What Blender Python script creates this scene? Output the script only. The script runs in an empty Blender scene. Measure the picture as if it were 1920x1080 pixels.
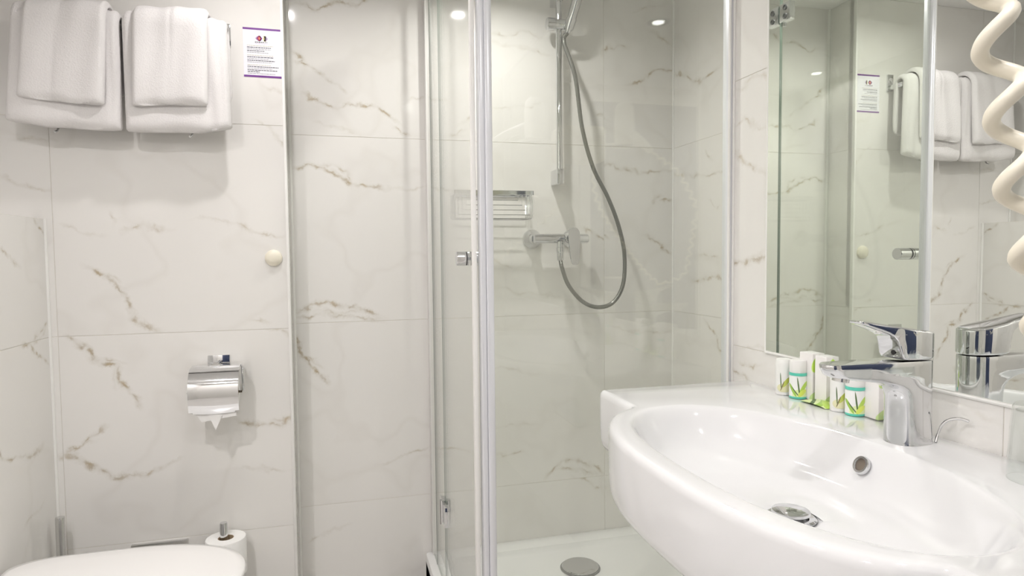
import bpy, bmesh, math, random
from mathutils import Vector, Matrix
random.seed(7)
sc = bpy.context.scene
COL = sc.collection
PI = math.pi

# ---------------------------------------------------------------- camera
EYE = 1.13
YAW, PIT, ROL, FPX = 0.2629, 0.0502, -0.0098, 1218.68
F = Vector((math.sin(YAW) * math.cos(PIT), math.cos(YAW) * math.cos(PIT), -math.sin(PIT)))
R0 = Vector((math.cos(YAW), -math.sin(YAW), 0)); U0 = R0.cross(F)
RR = math.cos(ROL) * R0 + math.sin(ROL) * U0
UU = -math.sin(ROL) * R0 + math.cos(ROL) * U0
cam = bpy.data.cameras.new('camera'); cam_o = bpy.data.objects.new('camera', cam); COL.objects.link(cam_o)
cam.sensor_width = 36.0; cam.lens = FPX / 1920 * 36; cam.clip_start = 0.01; cam.clip_end = 50
cam_o.matrix_world = Matrix(((RR.x, UU.x, -F.x, 0), (RR.y, UU.y, -F.y, 0), (RR.z, UU.z, -F.z, EYE), (0, 0, 0, 1)))
sc.camera = cam_o

# ---------------------------------------------------------------- world, exposure
w = bpy.data.worlds.new('world'); sc.world = w; w.use_nodes = True
w.node_tree.nodes['Background'].inputs[0].default_value = (1, .97, .93, 1)
w.node_tree.nodes['Background'].inputs[1].default_value = 0.05
sc.view_settings.view_transform = 'Standard'; sc.view_settings.look = 'None'
sc.view_settings.gamma = 1.0; sc.view_settings.use_curve_mapping = False
sc.view_settings.exposure = 0.05
try:
    cy = sc.cycles
    cy.max_bounces = 8; cy.diffuse_bounces = 4; cy.glossy_bounces = 6; cy.transparent_max_bounces = 16
    cy.sample_clamp_indirect = 6.0; cy.blur_glossy = 0.3; cy.use_denoising = True; cy.use_adaptive_sampling = True; cy.adaptive_threshold = .08; cy.use_light_tree = False
except Exception:
    pass
LIGHT_W = dict(shower=4.4, basin=3.6, toilet=3.1, entry_fill=8.4, left=8.8)  # the last two power fill lamps added to even out the brightness
LIGHT_COL = (1.0, 0.965, 0.965)

# ---------------------------------------------------------------- room dimensions (metres, camera above the origin)
Y1, Y2, X1, X2 = 2.1856, 2.0465, 1.2114, 0.881       # shower back wall, toilet back wall, shower right wall, basin wall
XC = -0.1395                                          # outer corner between the two back walls
XL, XLEDGE, ZLEDGE = -0.907, -0.766, 1.241            # left wall, boxed cistern face, its top
YF, ZC = -0.78, 2.08                                  # wall behind the camera, ceiling
JZ = [1.518 - .6 * k for k in range(-1, 4)]           # horizontal tile joints
MIR = 0.876                                           # mirror face
ZS = 0.85                                             # basin rim
YP, XD = 1.324, 0.30                                  # glass panel plane, shower door plane

# ---------------------------------------------------------------- helpers
def tag(o, label=None, cat=None, group=None, kind=None):
    if label: o['label'] = label
    if cat: o['category'] = cat
    if group: o['group'] = group
    if kind: o['kind'] = kind
    return o
def empty(name, loc, label=None, cat=None, group=None, kind=None):
    o = bpy.data.objects.new(name, None); o.empty_display_size = .05; o.location = loc
    COL.objects.link(o); return tag(o, label, cat, group, kind)
def world_loc(o):
    v = Vector(o.location)
    p = o.parent
    while p: v += Vector(p.location); p = p.parent
    return v
def link_mesh(name, me, mat, parent, loc=None):
    o = bpy.data.objects.new(name, me); COL.objects.link(o)
    if mat is not None:
        for m in (mat if isinstance(mat, (list, tuple)) else [mat]): me.materials.append(m)
    if parent is not None:
        o.parent = parent
    if loc is not None: o.location = loc
    return o
def obj(name, bm, mat, parent=None, smooth=True, angle=35):
    """one mesh object from world-space geometry; its origin goes to the middle of its base"""
    bmesh.ops.recalc_face_normals(bm, faces=bm.faces[:])
    xs = [v.co for v in bm.verts]
    lo = Vector((min(c.x for c in xs), min(c.y for c in xs), min(c.z for c in xs)))
    hi = Vector((max(c.x for c in xs), max(c.y for c in xs), max(c.z for c in xs)))
    org = Vector(((lo.x + hi.x) / 2, (lo.y + hi.y) / 2, lo.z))
    bmesh.ops.translate(bm, verts=bm.verts[:], vec=-org)
    if smooth:
        ca = math.radians(angle)
        for f in bm.faces: f.smooth = True
        for e in bm.edges:
            if len(e.link_faces) == 2 and e.calc_face_angle(0) > ca: e.smooth = False
    me = bpy.data.meshes.new(name); bm.to_mesh(me); bm.free()
    base = world_loc(parent) if parent is not None else Vector((0, 0, 0))
    return link_mesh(name, me, mat, parent, org - base)
def B(): return bmesh.new()
def box(bm, x0, x1, y0, y1, z0, z1, bev=0, seg=2, mi=0):
    x0, x1 = min(x0, x1), max(x0, x1); y0, y1 = min(y0, y1), max(y0, y1); z0, z1 = min(z0, z1), max(z0, z1)
    t = bmesh.new()
    vs = [t.verts.new(c) for c in ((x0,y0,z0),(x1,y0,z0),(x1,y1,z0),(x0,y1,z0),(x0,y0,z1),(x1,y0,z1),(x1,y1,z1),(x0,y1,z1))]
    for f in ((0,3,2,1),(4,5,6,7),(0,1,5,4),(1,2,6,5),(2,3,7,6),(3,0,4,7)): t.faces.new([vs[i] for i in f])
    if bev: bmesh.ops.bevel(t, geom=t.edges[:], offset=bev, segments=seg, affect='EDGES', profile=.5)
    for f in t.faces: f.material_index = mi
    merge(bm, t); return bm
def merge(bm, t, M=None):
    if M is not None: bmesh.ops.transform(t, matrix=M, verts=t.verts[:])
    me = bpy.data.meshes.new('tmp'); t.to_mesh(me); t.free(); bm.from_mesh(me); bpy.data.meshes.remove(me)
def loft(bm, loops, close=True, cap0=True, cap1=True, mi=0):
    rows = [[bm.verts.new(p) for p in L] for L in loops]
    n = len(rows[0]); fs = []
    for a, b in zip(rows, rows[1:]):
        for i in range(n if close else n - 1):
            j = (i + 1) % n
            fs.append(bm.faces.new((a[i], a[j], b[j], b[i])))
    if cap0: fs.append(bm.faces.new(rows[0][::-1]))
    if cap1: fs.append(bm.faces.new(rows[-1]))
    for f in fs: f.material_index = mi
    return rows
def frame(d):
    d = d.normalized(); a = Vector((0, 0, 1)) if abs(d.z) < .9 else Vector((1, 0, 0))
    u = d.cross(a).normalized(); return u, d.cross(u).normalized()
def tube(bm, pts, r, n=12, mi=0, cap=True):
    pts = [Vector(p) for p in pts]; loops = []; u = None
    for i, p in enumerate(pts):
        d = (pts[min(i + 1, len(pts) - 1)] - pts[max(i - 1, 0)]).normalized()
        if u is None: u, v = frame(d)
        else:
            u = (u - d * u.dot(d)).normalized(); v = d.cross(u).normalized()
        rr = r(i / (len(pts) - 1)) if callable(r) else r
        loops.append([p + (math.cos(2*PI*k/n) * u + math.sin(2*PI*k/n) * v) * rr for k in range(n)])
    loft(bm, loops, cap0=cap, cap1=cap, mi=mi); return bm
def lathe(bm, prof, c, axis=(0, 0, 1), n=32, mi=0, cap0=True, cap1=True):
    """prof: (radius, height along axis) pairs"""
    ax = Vector(axis).normalized(); u, v = frame(ax); c = Vector(c)
    loops = [[c + ax * h + (math.cos(2*PI*k/n) * u + math.sin(2*PI*k/n) * v) * max(r, 1e-5) for k in range(n)] for r, h in prof]
    loft(bm, loops, cap0=cap0, cap1=cap1, mi=mi); return bm
def spline(P, n=8):
    P = [Vector(p) for p in P]; out = []
    for i in range(len(P) - 1):
        p0, p1, p2, p3 = P[max(i - 1, 0)], P[i], P[i + 1], P[min(i + 2, len(P) - 1)]
        for k in range(n):
            t = k / n
            out.append(.5 * ((2*p1) + (p2 - p0)*t + (2*p0 - 5*p1 + 4*p2 - p3)*t*t + (3*p1 - p0 - 3*p2 + p3)*t**3))
    out.append(P[-1]); return out
def sstep(a, b, x):
    t = min(1, max(0, (x - a) / (b - a))); return t * t * (3 - 2 * t)

# ---------------------------------------------------------------- materials
def new_mat(name):
    m = bpy.data.materials.new(name); m.use_nodes = True; nt = m.node_tree
    return m, nt, nt.nodes, nt.links, nt.nodes['Principled BSDF']
def plain(name, col, rough=.4, metal=0, spec=.5, noise=0.0, nscale=40, bump=0.0, sss=0, coat=0, trans=0):
    m, nt, N, L, p = new_mat(name)
    p.inputs['Roughness'].default_value = rough; p.inputs['Metallic'].default_value = metal
    p.inputs['Specular IOR Level'].default_value = spec
    p.inputs['Coat Weight'].default_value = coat
    p.inputs['Transmission Weight'].default_value = trans
    p.inputs['Base Color'].default_value = (*col, 1)
    if not (noise or bump): return m
    tc = N.new('ShaderNodeTexCoord'); nz = N.new('ShaderNodeTexNoise'); nz.inputs['Scale'].default_value = nscale; nz.inputs['Detail'].default_value = 3
    L.new(tc.outputs['Object'], nz.inputs['Vector'])
    mx = N.new('ShaderNodeMix'); mx.data_type = 'RGBA'
    mx.inputs[6].default_value = (*[c * (1 - noise) for c in col], 1); mx.inputs[7].default_value = (*[min(1, c * (1 + noise)) for c in col], 1)
    L.new(nz.outputs['Fac'], mx.inputs[0]); L.new(mx.outputs[2], p.inputs['Base Color'])
    if bump:
        b = N.new('ShaderNodeBump'); b.inputs['Strength'].default_value = bump; b.inputs['Distance'].default_value = .002
        L.new(nz.outputs['Fac'], b.inputs['Height']); L.new(b.outputs['Normal'], p.inputs['Normal'])
    if sss:
        p.inputs['Subsurface Weight'].default_value = sss; p.inputs['Subsurface Radius'].default_value = (.01, .008, .006); p.inputs['Subsurface Scale'].default_value = .3
    return m
def glass_mat(name, tint, f0=.045, gain=1.0):
    """thin clear glass: tinted straight-through light plus a Fresnel reflection"""
    m = bpy.data.materials.new(name); m.use_nodes = True; nt = m.node_tree; N = nt.nodes; L = nt.links; N.clear()
    out = N.new('ShaderNodeOutputMaterial'); mix = N.new('ShaderNodeMixShader'); tr = N.new('ShaderNodeBsdfTransparent'); gl = N.new('ShaderNodeBsdfGlossy')
    tr.inputs[0].default_value = (*tint, 1); gl.inputs['Color'].default_value = (1, 1, 1, 1); gl.inputs['Roughness'].default_value = 0.0
    g = N.new('ShaderNodeNewGeometry'); d = N.new('ShaderNodeVectorMath'); d.operation = 'DOT_PRODUCT'
    L.new(g.outputs['Normal'], d.inputs[0]); L.new(g.outputs['Incoming'], d.inputs[1])
    a = N.new('ShaderNodeMath'); a.operation = 'ABSOLUTE'; L.new(d.outputs['Value'], a.inputs[0])
    s = N.new('ShaderNodeMath'); s.operation = 'SUBTRACT'; s.inputs[0].default_value = 1; L.new(a.outputs[0], s.inputs[1])
    pw = N.new('ShaderNodeMath'); pw.operation = 'POWER'; L.new(s.outputs[0], pw.inputs[0]); pw.inputs[1].default_value = 5
    ma = N.new('ShaderNodeMath'); ma.operation = 'MULTIPLY_ADD'; L.new(pw.outputs[0], ma.inputs[0]); ma.inputs[1].default_value = (1 - f0) * gain; ma.inputs[2].default_value = f0; ma.use_clamp = True
    L.new(ma.outputs[0], mix.inputs[0]); L.new(tr.outputs[0], mix.inputs[1]); L.new(gl.outputs[0], mix.inputs[2]); L.new(mix.outputs[0], out.inputs[0])
    return m
VEINS = {
 'toilet': [
  (1.0, [(-0.663, 1.106),(-0.621, 1.084),(-0.601, 1.061),(-0.579, 1.022),(-0.57, 0.981),(-0.548, 0.955),(-0.502, 0.935)]),
  (0.5, [(-0.627, 1.087),(-0.588, 1.069)]),
  (0.5, [(-0.608, 1.062),(-0.58, 1.049)]),
  (1.0, [(-0.732, 0.917),(-0.694, 0.885),(-0.666, 0.872),(-0.65, 0.844),(-0.61, 0.824),(-0.602, 0.79),(-0.579, 0.754),(-0.557, 0.719)]),
  (0.6, [(-0.649, 0.853),(-0.597, 0.835)]),
  (0.6, [(-0.62, 0.822),(-0.616, 0.786)]),
  (0.7, [(-0.744, 0.595),(-0.704, 0.611),(-0.677, 0.624),(-0.641, 0.65)]),
  (0.5, [(-0.717, 0.608),(-0.671, 0.613)]),
  (1.0, [(-0.747, 0.59),(-0.7, 0.561),(-0.661, 0.539),(-0.626, 0.516),(-0.581, 0.505)]),
  (0.6, [(-0.581, 0.507),(-0.547, 0.509),(-0.505, 0.527),(-0.462, 0.547)]),
  (0.35, [(-0.719, 1.232),(-0.682, 1.21),(-0.63, 1.199)]),
  (0.6, [(-0.557, 1.21),(-0.522, 1.222),(-0.465, 1.213)]),
  (0.5, [(-0.363, 1.232),(-0.285, 1.221),(-0.227, 1.204),(-0.153, 1.198)]),
  (0.4, [(-0.608, 1.252),(-0.595, 1.225)]),
  (0.8, [(-0.287, 0.655),(-0.243, 0.641),(-0.205, 0.636),(-0.168, 0.63),(-0.142, 0.644)]),
  (0.5, [(-0.183, 0.644),(-0.145, 0.636)]),
  (0.7, [(-0.201, 0.918),(-0.168, 0.912),(-0.144, 0.895)]),
  (0.5, [(-0.203, 1.528),(-0.175, 1.503),(-0.161, 1.477),(-0.142, 1.462)]),
  (0.45, [(-0.182, 1.631),(-0.138, 1.618)]),
  (0.4, [(-0.256, 0.96),(-0.212, 0.952)]),
  (0.4, [(-0.823, 1.453),(-0.773, 1.457),(-0.742, 1.453)]),
  (0.4, [(-0.864, 1.355),(-0.816, 1.339),(-0.751, 1.32)]),
  (0.4, [(-0.276, 0.502),(-0.172, 0.489)]),
 ],
 'shower': [
  (0.8, [(-0.121, 1.927),(-0.081, 1.929),(-0.046, 1.916),(0.008, 1.934),(0.075, 1.947),(0.125, 1.965)]),
  (0.9, [(-0.114, 1.775),(-0.088, 1.76),(-0.098, 1.746),(-0.07, 1.738),(-0.03, 1.714)]),
  (0.6, [(-0.01, 1.702),(0.019, 1.689),(0.037, 1.669)]),
  (0.8, [(-0.08, 1.636),(-0.032, 1.623),(0.001, 1.615),(0.043, 1.626),(0.084, 1.617),(0.135, 1.608),(0.186, 1.583)]),
  (0.5, [(0.185, 1.557),(0.211, 1.547),(0.232, 1.534)]),
  (0.35, [(-0.041, 1.556),(0.016, 1.545),(0.077, 1.521)]),
  (0.9, [(-0.114, 1.425),(-0.069, 1.432),(-0.036, 1.417),(0.021, 1.391),(0.062, 1.365),(0.104, 1.353),(0.159, 1.356)]),
  (0.5, [(-0.069, 1.427),(-0.011, 1.433),(0.038, 1.405),(0.054, 1.371)]),
  (0.8, [(-0.126, 0.964),(-0.071, 0.983),(-0.03, 0.985),(0.02, 0.968),(0.062, 0.958),(0.123, 0.935)]),
  (0.6, [(-0.122, 0.943),(-0.039, 0.951),(0.053, 0.928),(0.121, 0.923)]),
  (0.5, [(-0.055, 0.962),(0.011, 0.946),(0.096, 0.946)]),
  (1.0, [(-0.136, 0.887),(-0.124, 0.852),(-0.12, 0.812),(-0.085, 0.772),(-0.061, 0.748),(-0.036, 0.729)]),
  (0.5, [(-0.117, 0.812),(-0.06, 0.779)]),
  (0.5, [(0.138, 0.445),(0.209, 0.453),(0.291, 0.477)]),
  (0.4, [(-0.103, 0.214),(-0.073, 0.224),(0.012, 0.241)]),
  (0.35, [(0.199, 1.357),(0.296, 1.367)]),
  (0.3, [(0.239, 1.641),(0.301, 1.661)]),
  (0.4, [(0.52, 1.887),(0.578, 1.881),(0.626, 1.899),(0.693, 1.883)]),
  (0.5, [(0.531, 1.861),(0.559, 1.849),(0.673, 1.841),(0.731, 1.822)]),
  (0.3, [(0.528, 1.629),(0.614, 1.642),(0.691, 1.664)]),
  (0.8, [(0.937, 1.849),(0.962, 1.869),(1.003, 1.88),(1.034, 1.879)]),
  (0.5, [(0.9, 1.628),(0.934, 1.616)]),
  (0.9, [(1.045, 1.739),(1.102, 1.773),(1.131, 1.798),(1.183, 1.801),(1.207, 1.806)]),
  (0.5, [(1.129, 1.935),(1.209, 1.893)]),
  (0.5, [(1.055, 2.004),(1.161, 2.033)]),
  (0.7, [(0.936, 1.457),(0.967, 1.462),(1.002, 1.442),(1.076, 1.43),(1.201, 1.435)]),
  (0.8, [(1.128, 1.318),(1.136, 1.334),(1.158, 1.342)]),
  (0.8, [(1.167, 1.323),(1.189, 1.331),(1.21, 1.323)]),
  (0.8, [(0.867, 1.217),(0.904, 1.209),(0.935, 1.19)]),
  (0.8, [(1.108, 1.187),(1.163, 1.171),(1.18, 1.146),(1.211, 1.131)]),
  (0.5, [(0.522, 1.119),(0.56, 1.1),(0.593, 1.103)]),
  (0.3, [(0.55, 1.008),(0.666, 0.992),(0.785, 0.974)]),
  (0.6, [(0.515, 0.434),(0.573, 0.437),(0.631, 0.424)]),
  (0.8, [(0.72, 0.346),(0.761, 0.381),(0.812, 0.384),(0.874, 0.362),(0.933, 0.337)]),
  (0.6, [(0.751, 0.358),(0.822, 0.355),(0.905, 0.332)]),
  (0.6, [(0.826, 0.326),(0.874, 0.303),(0.901, 0.28),(0.932, 0.273)]),
  (0.3, [(0.518, 0.739),(0.663, 0.712)]),
  (0.4, [(0.332, 0.156),(0.388, 0.168),(0.445, 0.189)]),
  (0.4, [(0.351, 1.399),(0.405, 1.389)]),
  (0.3, [(0.506, 0.533),(0.682, 0.539)]),
  (0.35, [(0.97, 0.871),(1.076, 0.837),(1.207, 0.838)]),
 ],
 'ledge': [
  (0.8, [(1.984, 1.241),(2.002, 1.225),(2.026, 1.209),(2.051, 1.196)]),
  (0.6, [(1.802, 1.158),(1.839, 1.14),(1.878, 1.123)]),
  (0.7, [(1.945, 0.926),(1.966, 0.942),(2.012, 0.951),(2.036, 0.962)]),
  (0.8, [(1.88, 0.917),(1.929, 0.914),(1.957, 0.892),(1.965, 0.877),(2.003, 0.866),(2.027, 0.842)]),
  (0.5, [(1.951, 0.919),(1.992, 0.925),(2.017, 0.942)]),
  (0.8, [(1.708, 0.694),(1.778, 0.663),(1.843, 0.636),(1.915, 0.631),(1.962, 0.636)]),
  (0.4, [(1.854, 0.469),(1.929, 0.474),(1.963, 0.49)]),
 ],
 'rightshower': [
  (0.6, [(2.18, 1.421),(2.081, 1.411),(1.977, 1.402),(1.897, 1.397),(1.834, 1.392)]),
  (0.6, [(1.968, 1.476),(1.932, 1.454)]),
  (0.9, [(2.182, 1.796),(2.113, 1.776),(2.048, 1.732),(1.987, 1.713),(1.901, 1.728)]),
  (0.6, [(2.009, 1.125),(1.942, 1.119),(1.888, 1.118)]),
  (0.7, [(2.043, 1.031),(2.001, 1.04),(1.957, 1.051),(1.893, 1.051),(1.863, 1.05)]),
  (0.8, [(1.966, 0.903),(1.923, 0.885),(1.897, 0.856),(1.885, 0.813),(1.839, 0.79),(1.815, 0.762)]),
  (0.4, [(1.944, 1.309),(1.896, 1.287),(1.881, 1.298)]),
 ],
 'mirror': [
  (0.5, [(1.31, 1.419),(1.276, 1.429),(1.247, 1.416),(1.192, 1.408)]),
  (0.6, [(1.309, 1.354),(1.275, 1.336),(1.227, 1.316),(1.187, 1.297)]),
  (0.4, [(1.307, 1.497),(1.267, 1.493)]),
  (0.9, [(1.323, 1.109),(1.282, 1.111),(1.252, 1.116),(1.188, 1.112)]),
  (0.5, [(1.319, 1.119),(1.262, 1.107),(1.206, 1.126)]),
  (0.4, [(1.308, 0.917),(1.24, 0.921),(1.185, 0.922)]),
  (0.7, [(1.315, 0.863),(1.288, 0.856),(1.258, 0.851)]),
  (0.6, [(1.283, 0.891),(1.259, 0.885),(1.208, 0.891)]),
  (0.5, [(1.271, 1.5),(1.229, 1.501),(1.185, 1.487)]),
  (0.3, [(1.117, 0.896),(0.999, 0.901)]),
  (0.3, [(0.751, 0.893),(0.702, 0.889)]),
 ],
}

MARBLE = (.85, .832, .80)
def ellipses(N, L, vec, items, start=None):
    """max over soft ellipses: (cx, cy, angle, half length, half width, strength) in the plane of vec"""
    acc = start
    for cx, cy, ang, hl, hw, st in items:
        mp = N.new('ShaderNodeMapping'); mp.vector_type = 'TEXTURE'
        mp.inputs['Location'].default_value = (cx, cy, 0); mp.inputs['Rotation'].default_value = (0, 0, ang); mp.inputs['Scale'].default_value = (hl, hw, 1)
        L.new(vec, mp.inputs['Vector'])
        gr = N.new('ShaderNodeTexGradient'); gr.gradient_type = 'SPHERICAL'; L.new(mp.outputs[0], gr.inputs[0])
        ml = N.new('ShaderNodeMath'); ml.operation = 'MULTIPLY'; L.new(gr.outputs['Fac'], ml.inputs[0]); ml.inputs[1].default_value = st
        if acc is None: acc = ml.outputs[0]
        else:
            mx = N.new('ShaderNodeMath'); mx.operation = 'MAXIMUM'; L.new(acc, mx.inputs[0]); L.new(ml.outputs[0], mx.inputs[1]); acc = mx.outputs[0]
    return acc
def marble(name, axis, segs, seed=0.0, generic=.5):
    """white glazed marble tile: brown and grey veins lying in the tile, in wall coordinates"""
    m, nt, N, L, p = new_mat(name)
    p.inputs['Roughness'].default_value = .09; p.inputs['Specular IOR Level'].default_value = .5
    g = N.new('ShaderNodeNewGeometry'); sp = N.new('ShaderNodeSeparateXYZ'); L.new(g.outputs['Position'], sp.inputs[0])
    cb = N.new('ShaderNodeCombineXYZ'); L.new(sp.outputs['X' if axis == 'y' else 'Y' if axis == 'x' else 'X'], cb.inputs[0]); L.new(sp.outputs['Z' if axis != 'z' else 'Y'], cb.inputs[1]); cb.inputs[2].default_value = 0
    off = N.new('ShaderNodeVectorMath'); off.operation = 'ADD'; L.new(cb.outputs[0], off.inputs[0]); off.inputs[1].default_value = (seed, seed * .7, seed * 1.3)
    vec = cb.outputs[0]
    for scl, amp, det in ((7, .05, 2), (34, .024, 3)):
        nz = N.new('ShaderNodeTexNoise'); nz.noise_dimensions = '2D'; nz.inputs['Scale'].default_value = scl; nz.inputs['Detail'].default_value = det; nz.inputs['Roughness'].default_value = .65
        L.new(off.outputs[0], nz.inputs['Vector'])
        s = N.new('ShaderNodeVectorMath'); s.operation = 'SUBTRACT'; L.new(nz.outputs['Color'], s.inputs[0]); s.inputs[1].default_value = (.5, .5, .5)
        k = N.new('ShaderNodeVectorMath'); k.operation = 'MULTIPLY_ADD'; L.new(s.outputs[0], k.inputs[0]); k.inputs[1].default_value = (amp, amp, 0); L.new(vec, k.inputs[2]); vec = k.outputs[0]
    acc = ellipses(N, L, vec, segs)
    # patchiness along the veins
    pn = N.new('ShaderNodeTexNoise'); pn.noise_dimensions = '2D'; pn.inputs['Scale'].default_value = 24; pn.inputs['Detail'].default_value = 2; L.new(off.outputs[0], pn.inputs['Vector'])
    pm = N.new('ShaderNodeMapRange'); L.new(pn.outputs['Fac'], pm.inputs[0]); pm.inputs[1].default_value = .3; pm.inputs[2].default_value = .62; pm.inputs[3].default_value = .55; pm.inputs[4].default_value = 1.0
    # faint grey clouds and hairlines everywhere
    cn = N.new('ShaderNodeTexNoise'); cn.noise_dimensions = '2D'; cn.inputs['Scale'].default_value = 2.3; cn.inputs['Detail'].default_value = 3; cn.inputs['Distortion'].default_value = 0; L.new(off.outputs[0], cn.inputs['Vector'])
    rd = N.new('ShaderNodeMath'); rd.operation = 'SUBTRACT'; L.new(cn.outputs['Fac'], rd.inputs[0]); rd.inputs[1].default_value = .57
    ra = N.new('ShaderNodeMath'); ra.operation = 'ABSOLUTE'; L.new(rd.outputs[0], ra.inputs[0])
    rm = N.new('ShaderNodeMapRange'); L.new(ra.outputs[0], rm.inputs[0]); rm.inputs[1].default_value = 0; rm.inputs[2].default_value = .035; rm.inputs[3].default_value = .16 * generic; rm.inputs[4].default_value = 0
    base = N.new('ShaderNodeMix'); base.data_type = 'RGBA'; base.inputs[6].default_value = (*[c * 1.015 for c in MARBLE], 1); base.inputs[7].default_value = (*[c * .965 for c in MARBLE], 1)
    L.new(cn.outputs['Fac'], base.inputs[0])
    hair = N.new('ShaderNodeMix'); hair.data_type = 'RGBA'; hair.inputs[7].default_value = (.50, .45, .37, 1)
    L.new(rm.outputs[0], hair.inputs[0]); L.new(base.outputs[2], hair.inputs[6]); col = hair.outputs[2]
    if acc is not None:
        v = N.new('ShaderNodeMath'); v.operation = 'MULTIPLY'; L.new(acc, v.inputs[0]); L.new(pm.outputs[0], v.inputs[1])
        hz = N.new('ShaderNodeMapRange'); hz.interpolation_type = 'SMOOTHSTEP'; L.new(v.outputs[0], hz.inputs[0]); hz.inputs[1].default_value = .05; hz.inputs[2].default_value = .8; hz.inputs[3].default_value = 0; hz.inputs[4].default_value = .42
        co = N.new('ShaderNodeMapRange'); co.interpolation_type = 'SMOOTHSTEP'; L.new(v.outputs[0], co.inputs[0]); co.inputs[1].default_value = .42; co.inputs[2].default_value = .95; co.inputs[3].default_value = 0; co.inputs[4].default_value = .75
        a = N.new('ShaderNodeMix'); a.data_type = 'RGBA'; L.new(hz.outputs[0], a.inputs[0]); L.new(col, a.inputs[6]); a.inputs[7].default_value = (.56, .52, .43, 1)
        b = N.new('ShaderNodeMix'); b.data_type = 'RGBA'; L.new(co.outputs[0], b.inputs[0]); L.new(a.outputs[2], b.inputs[6])
        vc = N.new('ShaderNodeMix'); vc.data_type = 'RGBA'; L.new(pn.outputs['Fac'], vc.inputs[0]); vc.inputs[6].default_value = (.27, .24, .19, 1); vc.inputs[7].default_value = (.50, .36, .17, 1)
        L.new(vc.outputs[2], b.inputs[7]); col = b.outputs[2]
    L.new(col, p.inputs['Base Color'])
    return m
def vein_segs(key, a0, a1, z0, z1, pad=.03):
    out = []
    for st, pts in VEINS.get(key, []):
        for (ax, az), (bx, bz) in zip(pts, pts[1:]):
            cx, cz = (ax + bx) / 2, (az + bz) / 2; ln = math.hypot(bx - ax, bz - az)
            if a0 - pad < cx < a1 + pad and z0 - pad < cz < z1 + pad:
                out.append((cx, cz, math.atan2(bz - az, bx - ax), ln * 1.2 + .006, .0085 + .0065 * st, min(1, .40 + .60 * st)))
    return out

M_GROUT = plain('grout', (.76, .73, .66), .9, noise=.05)
M_CHROME = plain('chrome', (.72, .725, .735), .045, 1)
M_SATIN = plain('satin_steel', (.70, .70, .69), .22, 1)
M_ALU = plain('anodised_aluminium', (.80, .81, .84), .3, .2)
M_CERAMIC = plain('white_ceramic', (.80, .80, .805), .07, spec=.5, coat=.3)
M_TRAY = plain('white_acrylic', (.86, .86, .85), .18)
M_WHITE = plain('white_plastic', (.86, .85, .83), .3)
M_SEAL = plain('white_silicone', (.88, .87, .84), .5)
M_CREAM = plain('cream_plastic', (.86, .81, .68), .35)
M_PAINT = plain('ceiling_paint', (.91, .90, .885), .8, noise=.01)
M_TERRY = plain('terry_cotton', (.79, .768, .758), .95, spec=.15, noise=.035, nscale=260, bump=.55)
M_PAPER = plain('tissue_paper', (.88, .87, .85), .9, spec=.1, noise=.02, nscale=90, bump=.15)
M_CARD = plain('cardboard_core', (.42, .32, .21), .9)
M_GLASS = glass_mat('shower_glass', (.95, .963, .94), f0=.05)
M_EDGE = plain('glass_edge', (.16, .21, .17), .15)
M_BLACK = plain('black_rubber', (.02, .02, .02), .4)
M_FLOOR = plain('grey_beige_stoneware', (.66, .635, .60), .35, noise=.06, nscale=9)
M_DOOR = plain('dark_blue_for_reflections', (.035, .05, .11), .45)  # dark blue picked to give the chrome dark reflections
M_MIRROR = plain('mirror_silver', (.90, .925, .89), 0.0, 1)

# ================================================================ THE SETTING
def tiled_wall(name, axis, face, a_cuts, z_cuts, key, sign, seed, back=.03, generic=.5, gap=.0007):
    """a grouted wall (structure) whose tiles are its children; sign = +1 when the tile face looks to minus"""
    bm = B(); a0, a1, z0, z1 = a_cuts[0], a_cuts[-1], z_cuts[0], z_cuts[-1]
    f0, f1 = face + sign * .0012, face + sign * (.0035 + back)
    if axis == 'y': box(bm, a0, a1, f0, f1, z0, z1)
    else: box(bm, f0, f1, a0, a1, z0, z1)
    wall = tag(obj(name, bm, M_GROUT, smooth=False), kind='structure')
    for zi, (za, zb) in enumerate(zip(z_cuts, z_cuts[1:])):
        for ai, (aa, ab) in enumerate(zip(a_cuts, a_cuts[1:])):
            segs = vein_segs(key, aa, ab, za, zb) if key else []
            mt = marble('marble_tile', axis, segs, seed + zi * 3.1 + ai * 5.7, generic)
            t = B(); g = gap
            if axis == 'y': box(t, aa + g, ab - g, face, face + sign * .009, za + g, zb - g, .0004, 1)
            else: box(t, face, face + sign * .009, aa + g, ab - g, za + g, zb - g, .0004, 1)
            obj('tile', t, mt, wall, smooth=False)
    return wall
ZCUT = [0, .318, .918, 1.518, ZC]
tiled_wall('wall_back', 'y', Y1, [XC - .001, .9344, X1], ZCUT, 'shower', 1, 1.0)
tiled_wall('wall_back_left', 'y', Y2, [XL, -.746, XC], ZCUT, 'toilet', 1, 20.0)
tiled_wall('wall_corner_return', 'x', XC, [Y2 + .009, Y1], ZCUT, None, -1, 33.0, back=.02, generic=.9)
tiled_wall('wall_left', 'x', XL, [YF, -.37, .83, Y2], ZCUT, None, -1, 40.0, generic=1.2)
tiled_wall('wall_ledge', 'x', XLEDGE, [.98, Y2 - .0005], [0, .318, .918, ZLEDGE], 'ledge', -1, 52.0, back=.02)
tiled_wall('wall_right_shower', 'x', X1, [YP + .02, Y1], ZCUT, 'rightshower', 1, 61.0)
tiled_wall('wall_right', 'x', X2, [YF, -.522, .678, YP + .0205], ZCUT, 'mirror', 1, 70.0)
tiled_wall('wall_stub_end', 'y', YP + .0205, [X2 + .009, X1], ZCUT, None, -1, 80.0, back=.006)
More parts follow.
